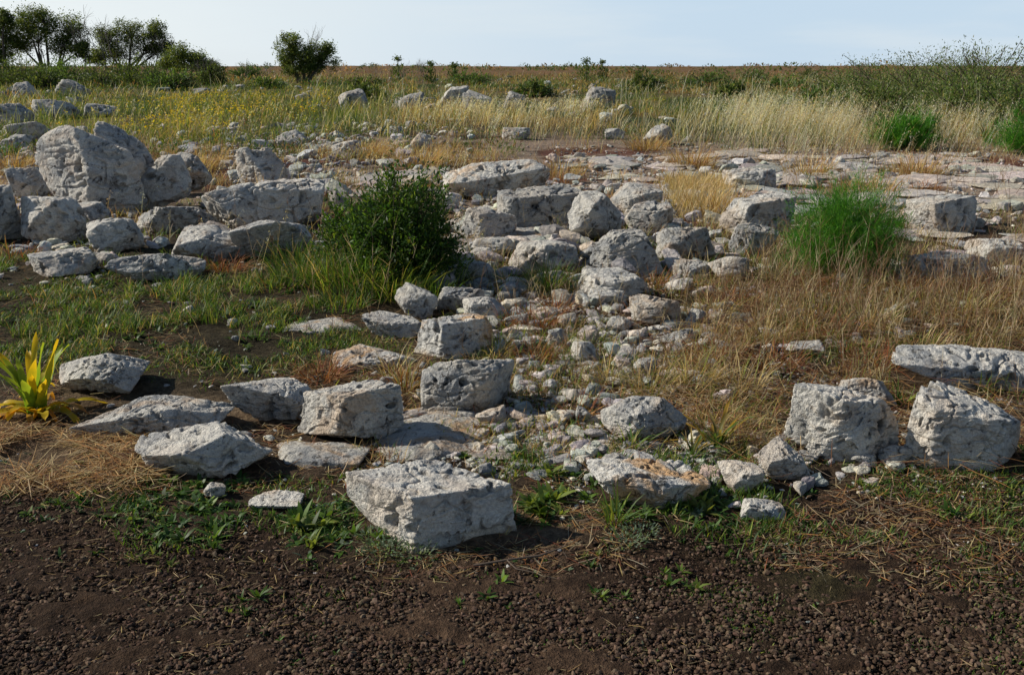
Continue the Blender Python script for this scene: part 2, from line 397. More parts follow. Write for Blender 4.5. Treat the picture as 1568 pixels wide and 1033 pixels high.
def outside(x,y,s=.92):
    m=np.ones(len(x),bool)
    for (a,b,c,d,h) in ROCKS: m&=((x-a)/(c*s))**2+((y-b)/(d*s))**2>1
    return m
def zone(u0,v0,u1,v1,n,patch=0,ps=.5,seed=1,excl=True):
    ya=float(P(784,v1)[1]);yb=float(P(784,v0)[1])
    y=rng.uniform(ya,yb,n);dp=depth(y,0.08);x=(rng.uniform(u0,u1,n)-CX)/F*dp
    m=np.ones(n,bool)
    y=y+rng.normal(0,.06*(yb-ya),n);x=x+rng.normal(0,.04,n)*np.abs(u1-u0)/F*dp
    if patch is not None and patch>-1: m&=fb2(x/ps,y/ps,seed,3)>patch
    if excl: m&=outside(x,y)
    x=x[m];y=y[m];return np.stack([x,y,hgt(x,y)],1)

# ---------------- rubble ----------------
def stones(bd,pts,smin,smax,res=3,pw=2.5,tint=None,flat=.7,sink=.1,tilt=.25,p=40):
    d,t=ICO[res];protos=[]
    for k in range(18):
        v=rockshape(d,500+k,p,.4,8);v=norm(v,2,2,2)
        q=v*1.5+k*7;v=v+d*(.18*fbm(q[:,0],q[:,1],q[:,2],k,3))[:,None];protos.append(v)
    n=len(pts);s=smin*(smax/smin)**(rng.uniform(0,1,n)**pw)
    pi_=rng.integers(0,18,n)
    for k in range(18):
        m=np.where(pi_==k)[0]
        if not len(m): continue
        sc=np.stack([s[m]*rng.uniform(.8,1.4,len(m)),s[m]*rng.uniform(.55,1.,len(m)),s[m]*rng.uniform(.4,1.,len(m))*flat],1)*.5
        V=protos[k][None]*sc[:,None,:]
        a=rng.uniform(0,2*pi,len(m));tl=rng.normal(0,tilt,len(m))
        x_=V[...,0]*np.cos(tl)[:,None]-V[...,2]*np.sin(tl)[:,None];z_=V[...,0]*np.sin(tl)[:,None]+V[...,2]*np.cos(tl)[:,None]
        X_=x_*np.cos(a)[:,None]-V[...,1]*np.sin(a)[:,None];Y_=x_*np.sin(a)[:,None]+V[...,1]*np.cos(a)[:,None]
        V=np.stack([X_,Y_,z_],2)+pts[m][:,None,:];V[...,2]+=(sc[:,2]*(1-sink*2))[:,None]
        T=(t[None]+(np.arange(len(m))*len(d))[:,None,None]).reshape(-1,3)
        c=pal(len(m),[(1,1,1),(.65,.66,.68),(1.12,1.08,1.),(1.05,.92,.8)],[3,3,2,1],.22) if not tint else pal(len(m),tint,None,.2)
        bd.add(V.reshape(-1,3),None,T,np.repeat(c,len(d),0))
rb=B()
for zz_ in [(740,480,1110,720,1500,-.25,.4,.02,.12),(700,430,1060,520,600,-.3,.5,.03,.15),(1000,430,1568,640,500,-.1,.6,.02,.10),
    (560,560,960,720,500,-.2,.5,.015,.08),(1080,640,1400,760,250,-.1,.4,.02,.09),(680,300,1120,440,900,-.4,1,.04,.26),
    (0,350,520,430,350,-.2,1,.03,.16),(0,240,520,350,450,-.4,1,.05,.30),(840,240,1568,330,900,-.25,1.5,.05,.24),(1100,330,1568,430,450,-.1,1,.04,.18),
    (-100,185,700,250,700,-.2,2,.08,.36),(400,230,700,300,350,-.2,1.5,.04,.2),(-100,120,450,190,500,-.05,5,.15,.8),(480,120,1000,190,260,0.0,5,.12,.7),
    (150,560,520,720,130,-.1,.4,.015,.06),(0,430,560,560,90,0,.5,.02,.07),(1000,120,1568,190,90,0.05,5,.1,.5)]:
    p=zone(*zz_[:5],patch=zz_[5],ps=zz_[6],seed=60);stones(rb,p,zz_[7],zz_[8],3,2.0)
rb.obj('stone_rubble',M_rub,False)
gv=B()
for zz_ in [(740,540,1110,740,8500,-.2,.3,.006,.03),(540,560,960,760,3200,-.1,.4,.006,.025),(700,440,1300,600,4500,-.1,.4,.008,.035),
    (0,520,1568,900,1000,-.1,.4,.005,.02),(840,225,1568,330,3500,-.2,1.5,.02,.09),(0,230,760,420,2500,-.1,1.,.015,.07),(0,800,1568,1060,160,-1,.4,.004,.014),(1050,600,1568,760,1200,0,.4,.006,.025)]:
    p=zone(*zz_[:5],patch=zz_[5],ps=zz_[6],seed=61);stones(gv,p,zz_[7],zz_[8],2,2)
gv.obj('gravel',M_rub,False)
pvm=B()
for zz_ in [(860,238,1600,330,170,.35,1.1),(1360,340,1600,440,40,.2,.6),(700,330,900,420,30,.2,.5),(500,240,700,300,30,.3,.9),(560,620,800,720,14,.12,.3)]:
    p=zone(*zz_[:5],patch=-1);stones(pvm,p,zz_[5],zz_[6],4,1.3,tint=[(1,.95,.88),(.95,.84,.77),(.8,.78,.77)],flat=.16,sink=.3,tilt=.03)
pvm.obj('bedrock_pavement',M_rub,False)
# soil crumbs
cr=B()
p=zone(-200,690,1768,1090,48000,patch=None,excl=True);p2_=zone(-200,900,1768,1120,30000,patch=None,excl=False);p=np.concatenate([p,p2_])
m=soilmask(p[:,0],p[:,1])>rng.uniform(0,1,len(p))*.8;p=p[m];p[:,2]+=.004
stones(cr,p,.0035,.018,1,1.6,tint=[(.065,.041,.027),(.095,.06,.04),(.048,.031,.022),(.14,.095,.063)],flat=.9)
mc,nt,ns,lk=newmat('soil_crumb');at=N_(ns,'ShaderNodeAttribute',attribute_name='Col');pp=ns.new('ShaderNodeBsdfPrincipled');pp.inputs['Roughness'].default_value=.95
pp.inputs['Specular IOR Level'].default_value=.1
lk.new(at.outputs[0],pp.inputs[0]);oo=ns.new('ShaderNodeOutputMaterial');lk.new(pp.outputs[0],oo.inputs[0])
cr.obj('soil_clods',mc,False)

# ---------------- grasses ----------------
GR=(.09,.17,.028);DG=(.045,.09,.018);YG=(.23,.26,.045);ST=(.46,.32,.13);RU=(.26,.09,.04);TN=(.58,.45,.24);SV=(.66,.61,.47);OR=(.42,.21,.07);BR=(.17,.09,.05);GY=(.34,.28,.19)
def grass(bd,p,L0,L1,W,cols,w=None,el=(.9,1.5),bend=(.2,1.2),tip=None):
    n=len(p)
    return blades(bd,p,rng.uniform(0,2*pi,n),rng.uniform(*el,n),rng.uniform(*bend,n),rng.uniform(L0,L1,n),W*rng.uniform(.7,1.3,n),pal(n,cols,w,.35),tip=tip)
def clump(p,k,r):
    q=np.repeat(p,k,0);a=rng.uniform(0,2*pi,len(q));rr=r*np.sqrt(rng.uniform(0,1,len(q)))
    q=q+np.stack([np.cos(a)*rr,np.sin(a)*rr,0*a],1);return q,a
gg=B()
grass(gg,zone(-60,395,600,560,50000,.05,.3,71),.02,.075,.004,[GR,DG,YG,ST],[5,3,2,1.5],bend=(.4,1.8))
q,a=clump(zone(-40,400,560,530,400,0,.5,72),24,.05);grass(gg,q,.05,.14,.004,[GR,DG,YG,ST],[5,2,2,1])
grass(gg,zone(150,720,560,850,3000,.08,.3,73),.015,.045,.005,[GR,DG,YG],[4,4,1])
grass(gg,zone(760,690,1200,830,4000,.05,.3,74),.02,.08,.005,[GR,DG,YG],[4,3,2])
grass(gg,zone(1150,690,1700,850,7000,.12,.3,75),.015,.05,.004,[GR,DG,YG],[4,3,2])
grass(gg,zone(-100,850,1700,1060,4500,.25,.25,76),.006,.020,.004,[GR,DG,YG],[4,3,2])
grass(gg,zone(1000,840,1700,1060,9000,.14,.25,77),.006,.020,.004,[GR,DG,YG],[4,4,2])
grass(gg,zone(700,380,1700,580,20000,.1,.45,78),.03,.12,.004,[GR,YG,DG],[4,5,2])
grass(gg,zone(560,560,1200,700,5000,.1,.3,79),.03,.09,.004,[GR,YG,ST],[4,3,2])
grass(gg,zone(0,300,520,400,4000,.1,.5,80),.04,.14,.005,[GR,YG,DG],[4,4,2])
def tuft(bd,u,v,k,r,L0,L1,W,cols,w=None,el=(.7,1.5),bend=(.3,1.3)):
    p=np.array([[float(c) for c in P(u,v)]]);q,a=clump(p,k,r)
    return blades(bd,q,a+rng.normal(0,.5,k),rng.uniform(*el,k),rng.uniform(*bend,k),rng.uniform(L0,L1,k),W,pal(k,cols,w,.35))
for u,v,k,r,L0,L1 in [(540,440,600,.28,.2,.46),(470,430,420,.25,.15,.36),(600,452,420,.25,.15,.38),(690,430,200,.15,.15,.35),(840,448,300,.10,.15,.32),(420,440,150,.2,.1,.22),
     (270,450,130,.2,.08,.2),(150,500,160,.2,.06,.16),(660,455,220,.2,.1,.26),(520,470,200,.2,.08,.2),(455,400,200,.2,.15,.35),(780,440,80,.08,.1,.25),(1180,430,150,.15,.1,.3),(1290,440,200,.25,.1,.3)]:
    tuft(gg,u,v,k,r,L0,L1,.005,[GR,DG,YG,ST],[5,3,2,.6])
for u,v in [(965,690),(1035,740),(940,800),(1500,600),(1380,620)]:
    tuft(gg,u,v,40,.04,.06,.17,.007,[GR,YG],[4,2])
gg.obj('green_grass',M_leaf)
# dry / mixed grass
dg=B()
TAN=[TN,ST,YG,OR,BR,GR,GY,RU]
W1=[4,4,2.5,1,2.5,1,2.5,1.3]
grass(dg,zone(1040,420,1700,600,27000,-.06,.35,81),.05,.20,.0032,TAN,W1,el=(.1,1.5),bend=(-.2,1.9))
grass(dg,zone(700,430,1100,620,10000,-.02,.3,82),.04,.16,.003,TAN,W1,el=(.1,1.4),bend=(.2,1.6))
grass(dg,zone(230,225,760,290,12000,0,1.4,83),.08,.30,.006,[TN,ST,OR,YG,BR],[3,4,3,1,1])
grass(dg,zone(-80,235,250,420,4500,-.1,1.2,84),.06,.25,.005,[TN,ST,OR,YG,BR],[3,4,2,1,1])
grass(dg,zone(840,225,1700,330,9000,.15,1.4,85),.06,.26,.006,[TN,ST,OR,RU],[3,4,3,2])
grass(dg,zone(1020,278,1110,335,2500,-1,1,86),.12,.36,.006,[TN,ST],[3,4])
grass(dg,zone(1100,330,1700,440,8500,-.02,.6,87),.05,.24,.004,TAN,W1)
grass(dg,zone(480,260,760,420,3000,-.05,.8,88),.06,.22,.004,TAN,W1)
grass(dg,zone(690,300,1110,440,6500,0,.5,89),.05,.22,.004,TAN,W1)
grass(dg,zone(1050,560,1300,700,5500,-.05,.35,90),.05,.18,.003,TAN,W1,el=(.2,1.4))
grass(dg,zone(560,560,1050,720,4500,.05,.3,92),.03,.12,.003,TAN,W1,el=(.2,1.4))
for u,v,k in [(1060,255,300),(990,230,300),(1400,270,400),(1330,300,200),(560,240,250),(300,260,250),(650,255,300),(20,260,250),(1240,270,200),(855,270,200),(1095,330,200)]:
    tuft(dg,u,v,k,.35,.2,.45,.008,[TN,ST,OR,BR],[3,4,3,1])
for u,v,k,r in [(490,580,200,.10),(820,500,260,.14),(850,480,150,.1),(820,550,160,.1),(1000,440,140,.12),(1120,470,240,.15),(1250,510,240,.2),(640,290,260,.25),(860,280,200,.25),(1060,255,300,.3),(930,440,160,.12),(340,415,250,.2),(1400,450,300,.2),(520,300,140,.2),(1180,560,200,.15),(780,500,120,.1),(20,395,150,.2),(1410,290,250,.3),(880,640,80,.08),(1090,550,160,.12),(620,590,80,.07),(1330,560,200,.15),(1500,450,240,.2),(1240,440,160,.15)]:
    tuft(dg,u,v,k,r,.07,.2,.005,[RU,(.3,.13,.05),OR,BR],[4,3,2,2],el=(.3,1.4))
for u,v,k,r in [(1000,600,160,.1),(1060,590,160,.1),(1130,600,180,.12),(1170,520,160,.12),(1090,480,140,.12),(1330,500,200,.15),(1470,480,220,.2),(1400,540,180,.15),(760,545,90,.07),(600,580,60,.05),(620,600,80,.06),(930,585,70,.06)]:
    tuft(dg,u,v,k,r,.1,.26,.004,[TN,ST,YG,GY],[4,3,3,2],el=(.5,1.5))
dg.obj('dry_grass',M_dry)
# straw litter
sl=B()
def litter(u0,v0,u1,v1,n,L0,L1,cols,pt=-.2,W=.003,hz=.012):
    p=zone(u0,v0,u1,v1,n,pt,.35,91);k=len(p);p[:,2]+=rng.uniform(.002,hz,k)
    blades(sl,p,rng.uniform(0,2*pi,k),rng.uniform(-.05,.2,k),rng.uniform(-.3,.4,k),rng.uniform(L0,L1,k),W,pal(k,cols,None,.35),prof=(1,1,.9))
LC=[ST,TN,OR,BR,RU,BR,GY]
litter(-80,665,225,755,4200,.05,.2,[ST,OR,BR,TN],-.3,.0035,.05)
litter(0,560,560,760,5000,.03,.12,LC,-.1)
litter(560,600,1568,880,10000,.03,.12,LC,-.08)
litter(0,740,1568,1060,3600,.012,.07,[ST,TN,BR],-.05,.0022)
litter(0,400,1568,600,12000,.03,.16,LC,-.15,.003,.04)
litter(1000,430,1700,720,12000,.06,.24,[ST,TN,GY,BR,RU,OR,BR],-.2,.003,.09)
litter(480,540,1100,700,4000,.04,.14,LC,-.2,.003,.02)
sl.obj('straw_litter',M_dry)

# dead stems with side twigs
ds=B()
def stems(bd,p,L0,L1,W,cols,nb=5,bl=.3,el=(1.1,1.55)):
    n=len(p);L=rng.uniform(L0,L1,n)
    c=pal(n,cols)
    pts=blades(bd,p,rng.uniform(0,2*pi,n),rng.uniform(*el,n),rng.uniform(-.1,.4,n),L,W,c,prof=(1,.8,.6,.5),twist=2)
    for k in range(nb):
        f=rng.uniform(.35,1,n)*4;i0=np.minimum(f.astype(int),3);fr=(f-i0)[:,None]
        r=pts[np.arange(n),i0]*(1-fr)+pts[np.arange(n),i0+1]*fr
        blades(bd,r,rng.uniform(0,2*pi,n),rng.uniform(.4,1.3,n),rng.uniform(-.4,.4,n),L*bl*rng.uniform(.4,1.2,n),W*.7,c,prof=(1,.7),twist=2)
    return pts
DSC=[BR,(.24,.13,.08),(.38,.28,.18),(.55,.44,.29),(.14,.08,.05)]
stems(ds,zone(1150,400,1600,520,560,-1),.2,.55,.0038,DSC)
stems(ds,zone(1100,430,1600,600,480,-1),.12,.4,.0032,DSC)
stems(ds,zone(760,440,1200,600,320,-1),.12,.36,.0032,DSC)
stems(ds,zone(440,430,620,520,24,-1),.3,.55,.004,DSC)
stems(ds,zone(0,400,520,560,70,-1),.1,.3,.003,DSC)
stems(ds,zone(300,280,720,460,90,-1),.2,.5,.004,DSC)
stems(ds,zone(700,280,1150,430,160,-1),.15,.45,.004,DSC)
stems(ds,zone(1180,250,1600,330,140,-1),.3,.7,.006,DSC)
stems(ds,zone(800,540,900,620,8,-1),.3,.5,.003,DSC)
ds.obj('dead_stalks',M_dry)

# far meadow
fm=B()
def lod(y): return np.clip(y/10,1,9)
n=130000
y=np.exp(rng.uniform(np.log(17.5),np.log(170),n));x=rng.uniform(-.85,.85,n)*y
keep=outside(x,y)
front=17.5+3.5*fb2(x/3,y/3,101,3)+2.5*(x<2)
keep&=y>front
cl=fb2(x/1.1,y/1.6,104,3)
keep&=(fb2(x/3,y/5,105,3)+.5*cl)>-.2
x=x[keep];y=y[keep];cl=cl[keep];n=len(x)
f1=fb2(x/2.5,y/5,102,3);f2=fb2(x/3.5,y/6,103,3);ur=x/y
pr=np.stack([.9+2.4*f1+.4*(ur>.0),
   .85-1.8*f1+1.6*f2,
   .65+.9*(ur<-.12)-1.8*f2+0*y,
   .35+.7*(ur>.1)*(y<60)+1.2*f2,
   .25+.9*(y>70)+.9*f1+0*y],1)
pr=np.clip(pr,.03,None)**2.2;pr/=pr.sum(1)[:,None];cs=pr.cumsum(1);ch=(rng.uniform(0,1,(n,1))>cs).sum(1).clip(0,4)
PC=np.array([(.46,.32,.13),(.07,.13,.025),(.23,.25,.05),(.56,.52,.38),(.31,.145,.055)])
c=PC[ch]*rng.uniform(.6,1.35,(n,1))
hh=rng.uniform(.14,.46,n)*(1+.7*(ch==3))*(1+1.7*np.clip(cl,-.4,.8))
blades(fm,np.stack([x,y,hgt(x,y)],1),rng.uniform(0,2*pi,n),rng.uniform(.8,1.55,n),rng.uniform(0,1.2,n),hh,.0045*lod(y),c)
fm.obj('meadow_grass',M_leaf)
mh=B()
n=4500;y=np.exp(rng.uniform(np.log(16),np.log(120),n));x=rng.uniform(-.8,.8,n)*y
m=(fb2(x/4,y/6,151,3)>-.05)&outside(x,y)&((y>20)|(x<0));x=x[m];y=y[m];n=len(x);k=55
s=rng.uniform(.12,.42,n)*np.clip(y/30,.8,2.2);idx=np.repeat(np.arange(n),k)
th=rng.uniform(0,2*pi,len(idx));ph=rng.uniform(0,1,len(idx));rr=rng.uniform(.4,1,len(idx))
pos=np.stack([x[idx]+np.cos(th)*np.sqrt(1-ph**2)*s[idx]*rr*1.3,y[idx]+np.sin(th)*np.sqrt(1-ph**2)*s[idx]*rr*1.3,hgt(x,y)[idx]+ph*s[idx]*rr],1)
c=pal(n,[(.05,.11,.02),(.09,.15,.03),(.16,.18,.05),(.24,.13,.05),(.05,.08,.02)],[3,3,2,1,2])[idx]*rng.uniform(.6,1.4,(len(idx),1))
blades(mh,pos,th,rng.uniform(0,1.4,len(idx)),.3,.25*s[idx],.05*s[idx]+.004,c,prof=(.6,1),twist=2)
mh.obj('meadow_herbs',M_leaf)
# wild oats
oa=B()
def oats(p,L0,L1,sz,cols):
    n=len(p);L=rng.uniform(L0,L1,n);c=pal(n,cols)
    pts=blades(oa,p,rng.uniform(-.6,.8,n),rng.uniform(1.2,1.55,n),rng.uniform(0,.6,n),L,.22*np.asarray(sz)*np.ones(n),c,prof=(1,.8,.6,.5),twist=2)
    for k in range(8):
        f=rng.uniform(.55,1,n)*4;i0=np.minimum(f.astype(int),3);fr=(f-i0)[:,None]
        r=pts[np.arange(n),i0]*(1-fr)+pts[np.arange(n),i0+1]*fr
        az=rng.uniform(0,2*pi,n);off=np.stack([np.cos(az),np.sin(az),0*az],1)*(rng.uniform(0,.05,n)*L)[:,None]
        blades(oa,r+off,az,rng.uniform(-1.2,.6,n),rng.uniform(0,.5,n),np.asarray(sz)*rng.uniform(1.,1.8,n),np.asarray(sz)*.5,c*1.15,prof=(.5,1),twist=2)
def oz(u0,v0,u1,v1,n,L0,L1,pt=-.1,cols=[SV,TN,(.72,.69,.56)],ps=1.2):
    p=zone(u0,v0,u1,v1,n,pt,ps,111);s=.016*np.clip(p[:,1]/14,.8,2.5);oats(p,L0,L1,s,cols)
oz(1120,178,1310,240,1500,.45,.95,.0,cols=[SV,(.70,.66,.52),TN],ps=.8)
oz(1080,165,1700,238,3400,.4,.9,-.03)
oz(640,170,930,225,1400,.35,.7,0)
oz(-100,170,640,225,800,.3,.6,.05)
oz(1200,238,1500,280,160,.3,.6)
oz(240,235,760,300,240,.3,.6)
oz(1150,125,1700,165,1100,.6,1.2,-.05,ps=3)
oz(200,300,760,420,70,.25,.5,-1)
oz(0,110,1568,165,600,.4,.9,0,ps=3)
oa.obj('wild_oats',M_leaf)
yf=B()
def flowers(u0,v0,u1,v1,n,L0,L1,pt,s):
    p=zone(u0,v0,u1,v1,n,pt,2.5,121);n=len(p);L=rng.uniform(L0,L1,n)
    pts=blades(yf,p,rng.uniform(0,6.28,n),rng.uniform(1.1,1.55,n),rng.uniform(0,.4,n),L,s*.25,pal(n,[YG,GR]),twist=2)
    for k in range(5):
        blades(yf,pts[:,-1]+rng.normal(0,s*.8,(n,3)),rng.uniform(0,6.28,n),rng.uniform(-.2,1.,n),0,s*.9,s,pal(n,[(.62,.42,.02),(.66,.52,.04)]),prof=(.7,1),twist=2)
flowers(230,150,500,205,1100,.25,.45,0,.045)
flowers(80,140,700,215,450,.25,.45,.1,.04)
flowers(600,130,1000,190,150,.3,.5,.0,.04)
flowers(1150,160,1568,230,80,.3,.5,.0,.035)
yf.obj('yellow_wildflowers',M_leaf)

# ---------------- leafy weeds ----------------
wd=B()
def rosette(bd,p,k,L0,L1,W,cols,w=None,el=(.1,1.1)):
    n=len(p);q=np.repeat(p,k,0);a=rng.uniform(0,2*pi,len(q));sc=np.repeat(rng.uniform(.6,1.3,n),k)
    c=np.repeat(pal(n,cols,w,.2),k,0)*rng.uniform(.7,1.3,(len(q),1))
    blades(bd,q,a,rng.uniform(*el,len(q)),rng.uniform(.3,1.3,len(q)),rng.uniform(L0,L1,len(q))*sc,W*sc,c,prof=(.25,.8,1,.6),twist=.25)
WC=[(.07,.14,.022),(.045,.10,.022),(.13,.19,.03),(.14,.18,.11)]
for z_ in [(180,740,560,850,420,.02,.05,.013),(760,700,1130,810,300,.02,.055,.013),(1190,690,1650,800,420,.012,.04,.010),(1000,800,1650,1040,480,.006,.02,.007),
    (0,850,1000,1040,360,.006,.02,.006),(0,420,560,560,600,.02,.055,.012),(560,600,760,700,60,.02,.05,.012),(1090,620,1320,740,150,.02,.06,.012),(0,700,300,860,120,.015,.04,.010)]:
    rosette(wd,zone(*z_[:5],patch=-.05,ps=.3,seed=131),11,z_[5],z_[6],z_[7],WC,[4,4,2,1])
for u,v,s in [(310,825,.08),(490,800,.08),(470,840,.07),(560,820,.07),(815,780,.10),(850,770,.09),(1010,770,.08),(1060,770,.08),(950,790,.07),(240,850,.06),(1040,885,.05),(920,915,.04),(760,910,.05),(385,930,.05),(1450,790,.06),(840,730,.08),(1200,700,.07),(655,815,.05),(920,860,.04),(110,770,.05)]:
    p=np.array([[float(c) for c in P(u,v)]])
    p=np.repeat(p,5,0)+np.concatenate([rng.normal(0,.04,(5,2)),np.zeros((5,1))],1)
    rosette(wd,p,13,s*.5,s*1.1,s*.2,[(.06,.12,.02),(.11,.18,.03),(.16,.2,.04)],el=(.3,1.4))
wd.obj('broadleaf_weeds',M_leaf)
hb=B()
for u,v in [(610,840),(570,835),(640,855),(980,820),(1190,720),(1170,650),(590,850),(960,835)]:
    p=np.array([[float(c) for c in P(u,v)]]);q,a=clump(p,150,.07);q[:,2]+=rng.uniform(0,.04,150)
    blades(hb,q,a,rng.uniform(0,1.4,150),.3,rng.uniform(.008,.022,150),.006,pal(150,[(.2,.25,.17),(.12,.18,.09)]),prof=(.6,1,.7))
hb.obj('grey_green_herb',M_leaf)

# ---------------- bushes ----------------
def bush(name,x,y,w,h,ns,lf,cols,leafL,leafW,dens=1.,flat=.9,start=.35,stemcol=(.09,.07,.04),wts=None,elr=(.15,1.5),tw=2,sr=.003,seed=0,lumpy=.45,off=None):
    z=float(hgt(x,y));em=bpy.data.objects.new(name,None);scene.collection.objects.link(em);em.location=(x,y,z)
    bs=B();bl=B()
    a=rng.uniform(0,2*pi,ns);e=np.arcsin(rng.uniform(sin(elr[0]),sin(elr[1]),ns))
    dirs=np.stack([np.cos(a)*np.cos(e),np.sin(a)*np.cos(e),np.sin(e)],1)
    lump=1+lumpy*fbm(dirs[:,0]*2.6,dirs[:,1]*2.6,dirs[:,2]*2.6+seed,seed+7,3)+rng.normal(0,.09,ns)
    end=dirs*np.array([w/2,w/2*flat,h])*lump[:,None]
    if off: end[:,0]+=off*w*(end[:,2]/h-.5)
    root=np.stack([rng.normal(0,w*.08,ns),rng.normal(0,w*.08,ns),-.02+0*a],1)
    LL=np.linalg.norm(end-root,axis=1)
    mid=(root+end)/2+np.stack([0*a,0*a,LL*.10],1)
    T=np.linspace(0,1,6)
    for s in range(0,ns):
        if s%4==0 or ns<200:
            pth=[(1-t)**2*root[s]+2*t*(1-t)*mid[s]+t*t*end[s] for t in T]
            tube(bs,pth,np.linspace(sr*1.6,sr*.5,6),3,stemcol)
    k=lf;idx=np.repeat(np.arange(ns),k);t=rng.uniform(start,1.02,len(idx))[:,None]
    pos=(1-t)**2*root[idx]+2*t*(1-t)*mid[idx]+t*t*end[idx]+rng.normal(0,w*.02,(len(idx),3))
    c=pal(len(idx),cols,wts,.25)*(.7+.6*rng.uniform(0,1,ns)[idx])[:,None]
    az=a[idx]+rng.normal(0,.9,len(idx))
    blades(bl,pos,az,e[idx]*.5+rng.normal(.2,.6,len(idx)),rng.uniform(0,.8,len(idx)),leafL*rng.uniform(.6,1.3,len(idx)),leafW,c,prof=(.35,1,.75),twist=tw)
    bs.obj('stems',M_bark,True,em);bl.obj('leaves',M_leaf,True,em)
    return em
def bushuv(name,u0,v0,u1,v1,**k):
    x,y,z=[float(a) for a in P((u0+u1)/2,v1)];dp=depth(y,z);w=(u1-u0)/F*dp;h=(v1-v0)/F*dp/cos(math.atan2(CH,y))
    kk=(dp+w*.3)/dp
    return bush(name,x*kk,y+w*.3,w*kk,h*.98,**k)
DK=[(.025,.06,.012),(.045,.10,.015),(.08,.15,.02),(.15,.22,.03)]
bushuv('mastic_bush',520,282,715,442,ns=520,lf=40,cols=DK,leafL=.036,leafW=.016,wts=[4,4,2,1],seed=3,start=.3,lumpy=.35)
bushuv('mastic_bush',480,300,600,420,ns=200,lf=34,cols=DK,leafL=.036,leafW=.016,wts=[3,4,3,2],seed=23,start=.3)
FN=[(.035,.14,.012),(.06,.22,.018),(.12,.30,.03)]
bushuv('wild_fennel',1192,285,1385,430,ns=380,lf=150,cols=FN,leafL=.045,leafW=.0034,seed=5,start=.25,stemcol=(.1,.16,.04),lumpy=.35)
bushuv('wild_fennel',1335,175,1440,232,ns=140,lf=90,cols=FN,leafL=.12,leafW=.009,seed=6,lumpy=.7)
bushuv('wild_fennel',1515,165,1660,242,ns=170,lf=90,cols=FN,leafL=.12,leafW=.009,seed=8,lumpy=.7)
def shrubfar(name,u,yy,w,h,n,cols,seed,ll=.16):
    dp=yy*cos(TH)+CH*sin(TH);bush(name,(u-CX)/F*dp,yy,w,h,ns=n,lf=26,cols=cols,leafL=ll,leafW=ll*.45,seed=seed,sr=.02,elr=(.02,1.5))
OL=[(.05,.085,.02),(.085,.13,.03),(.14,.18,.05)]
for u,yy,w,h,n,s in [(210,70,5.5,1.9,220,11),(325,78,2.6,1.7,120,13),(100,75,6,1.9,200,14),(30,70,5,1.9,200,15),(378,110,4,1.4,120,16),(155,66,3,1.2,100,51),(260,62,3.5,1.2,120,52),(70,60,3.,1.2,100,53),
    (985,60,2.6,1.0,100,17),(1155,110,3,1.2,100,18),(1240,130,3,1.2,80,19),(410,70,2.5,.8,80,54),(560,75,3,.8,80,55),(720,80,4,.9,80,56),(820,50,2,.7,80,57),(1080,70,4,.9,80,58),(560,45,1.8,.6,80,59),(1200,60,4,.9,80,60),(1120,45,2,.6,80,61),(1250,38,2,.7,80,62)]:
    shrubfar('green_shrub',u,yy,w,h,n,OL if s%2 else [(.08,.14,.03),(.11,.18,.04)],s)
for i,(u,yy,w,h) in enumerate([(1345,40,4.5,1.7),(1410,36,4.5,1.85),(1500,34,5,1.95),(1600,32,6,2.0),(1290,48,3.5,1.3),(1470,50,8,2.2),(1490,27,2.8,1.3),(1390,24,1.6,.7),(1290,30,2,.8),(1550,25,2.2,1.1),(1440,30,2.2,1.0),(1350,33,2.2,1.0)]):
    shrubfar('green_shrub',u,yy,w,h,300,[(.10,.16,.035),(.15,.20,.06),(.24,.25,.11),(.07,.13,.02)],30+i,.08)
sc_=B();n=2400
y=np.exp(rng.uniform(np.log(50),np.log(600),n));x=rng.uniform(-.8,.8,n)*y
m=fb2(x/25,y/50,141,3)>-.1;x=x[m];y=y[m];n=len(x)
k=34;s=(.2+.9*rng.uniform(0,1,n)**2)*np.clip(y/120,.6,2.8);sx=s*rng.uniform(1,2.4,n)
idx=np.repeat(np.arange(n),k);th=rng.uniform(0,2*pi,len(idx));ph=rng.uniform(0,1,len(idx));rr=rng.uniform(.5,1,len(idx))
pos=np.stack([x[idx]+np.cos(th)*np.sqrt(1-ph**2)*sx[idx]*rr,y[idx]+np.sin(th)*np.sqrt(1-ph**2)*sx[idx]*rr,hgt(x,y)[idx]+ph*s[idx]*rr*.8],1)
c=pal(n,[(.08,.12,.035),(.12,.14,.05),(.26,.14,.06),(.30,.21,.10),(.05,.085,.025)])[idx]*rng.uniform(.6,1.4,(len(idx),1))
blades(sc_,pos,th,rng.uniform(-.2,1.4,len(idx)),.3,.35*s[idx],.22*s[idx],c,prof=(.6,1),twist=2)
sc_.obj('distant_scrub',M_leaf)
def spike(u,yy,h,head):
    dp=yy*cos(TH)+CH*sin(TH);x=(u-CX)/F*dp;z=float(hgt(x,yy));em=bpy.data.objects.new('flower_stalk_plant',None);scene.collection.objects.link(em);em.location=(x,yy,z)
    b=B();tube(b,[(0,0,0),(.04,0,h*.5),(.0,0,h)],[.05,.04,.03],5,(.12,.13,.05))
    l=B();k=200;q=rng.normal(0,1,(k,3))*np.array([head,head,head*.7])*.4+np.array([0,0,h]);
    blades(l,q,rng.uniform(0,6.28,k),rng.uniform(-.3,1.3,k),.2,.14,.1,pal(k,OL),prof=(.6,1),twist=2)
    k=160;q=np.stack([rng.normal(0,.3,k),rng.normal(0,.3,k),rng.uniform(0,h*.75,k)],1);blades(l,q,rng.uniform(0,6.28,k),rng.uniform(.2,1.3,k),.2,.35,.1,pal(k,OL),prof=(.6,1),twist=2)
    b.obj('stalk',M_bark,True,em);l.obj('leaves',M_leaf,True,em)
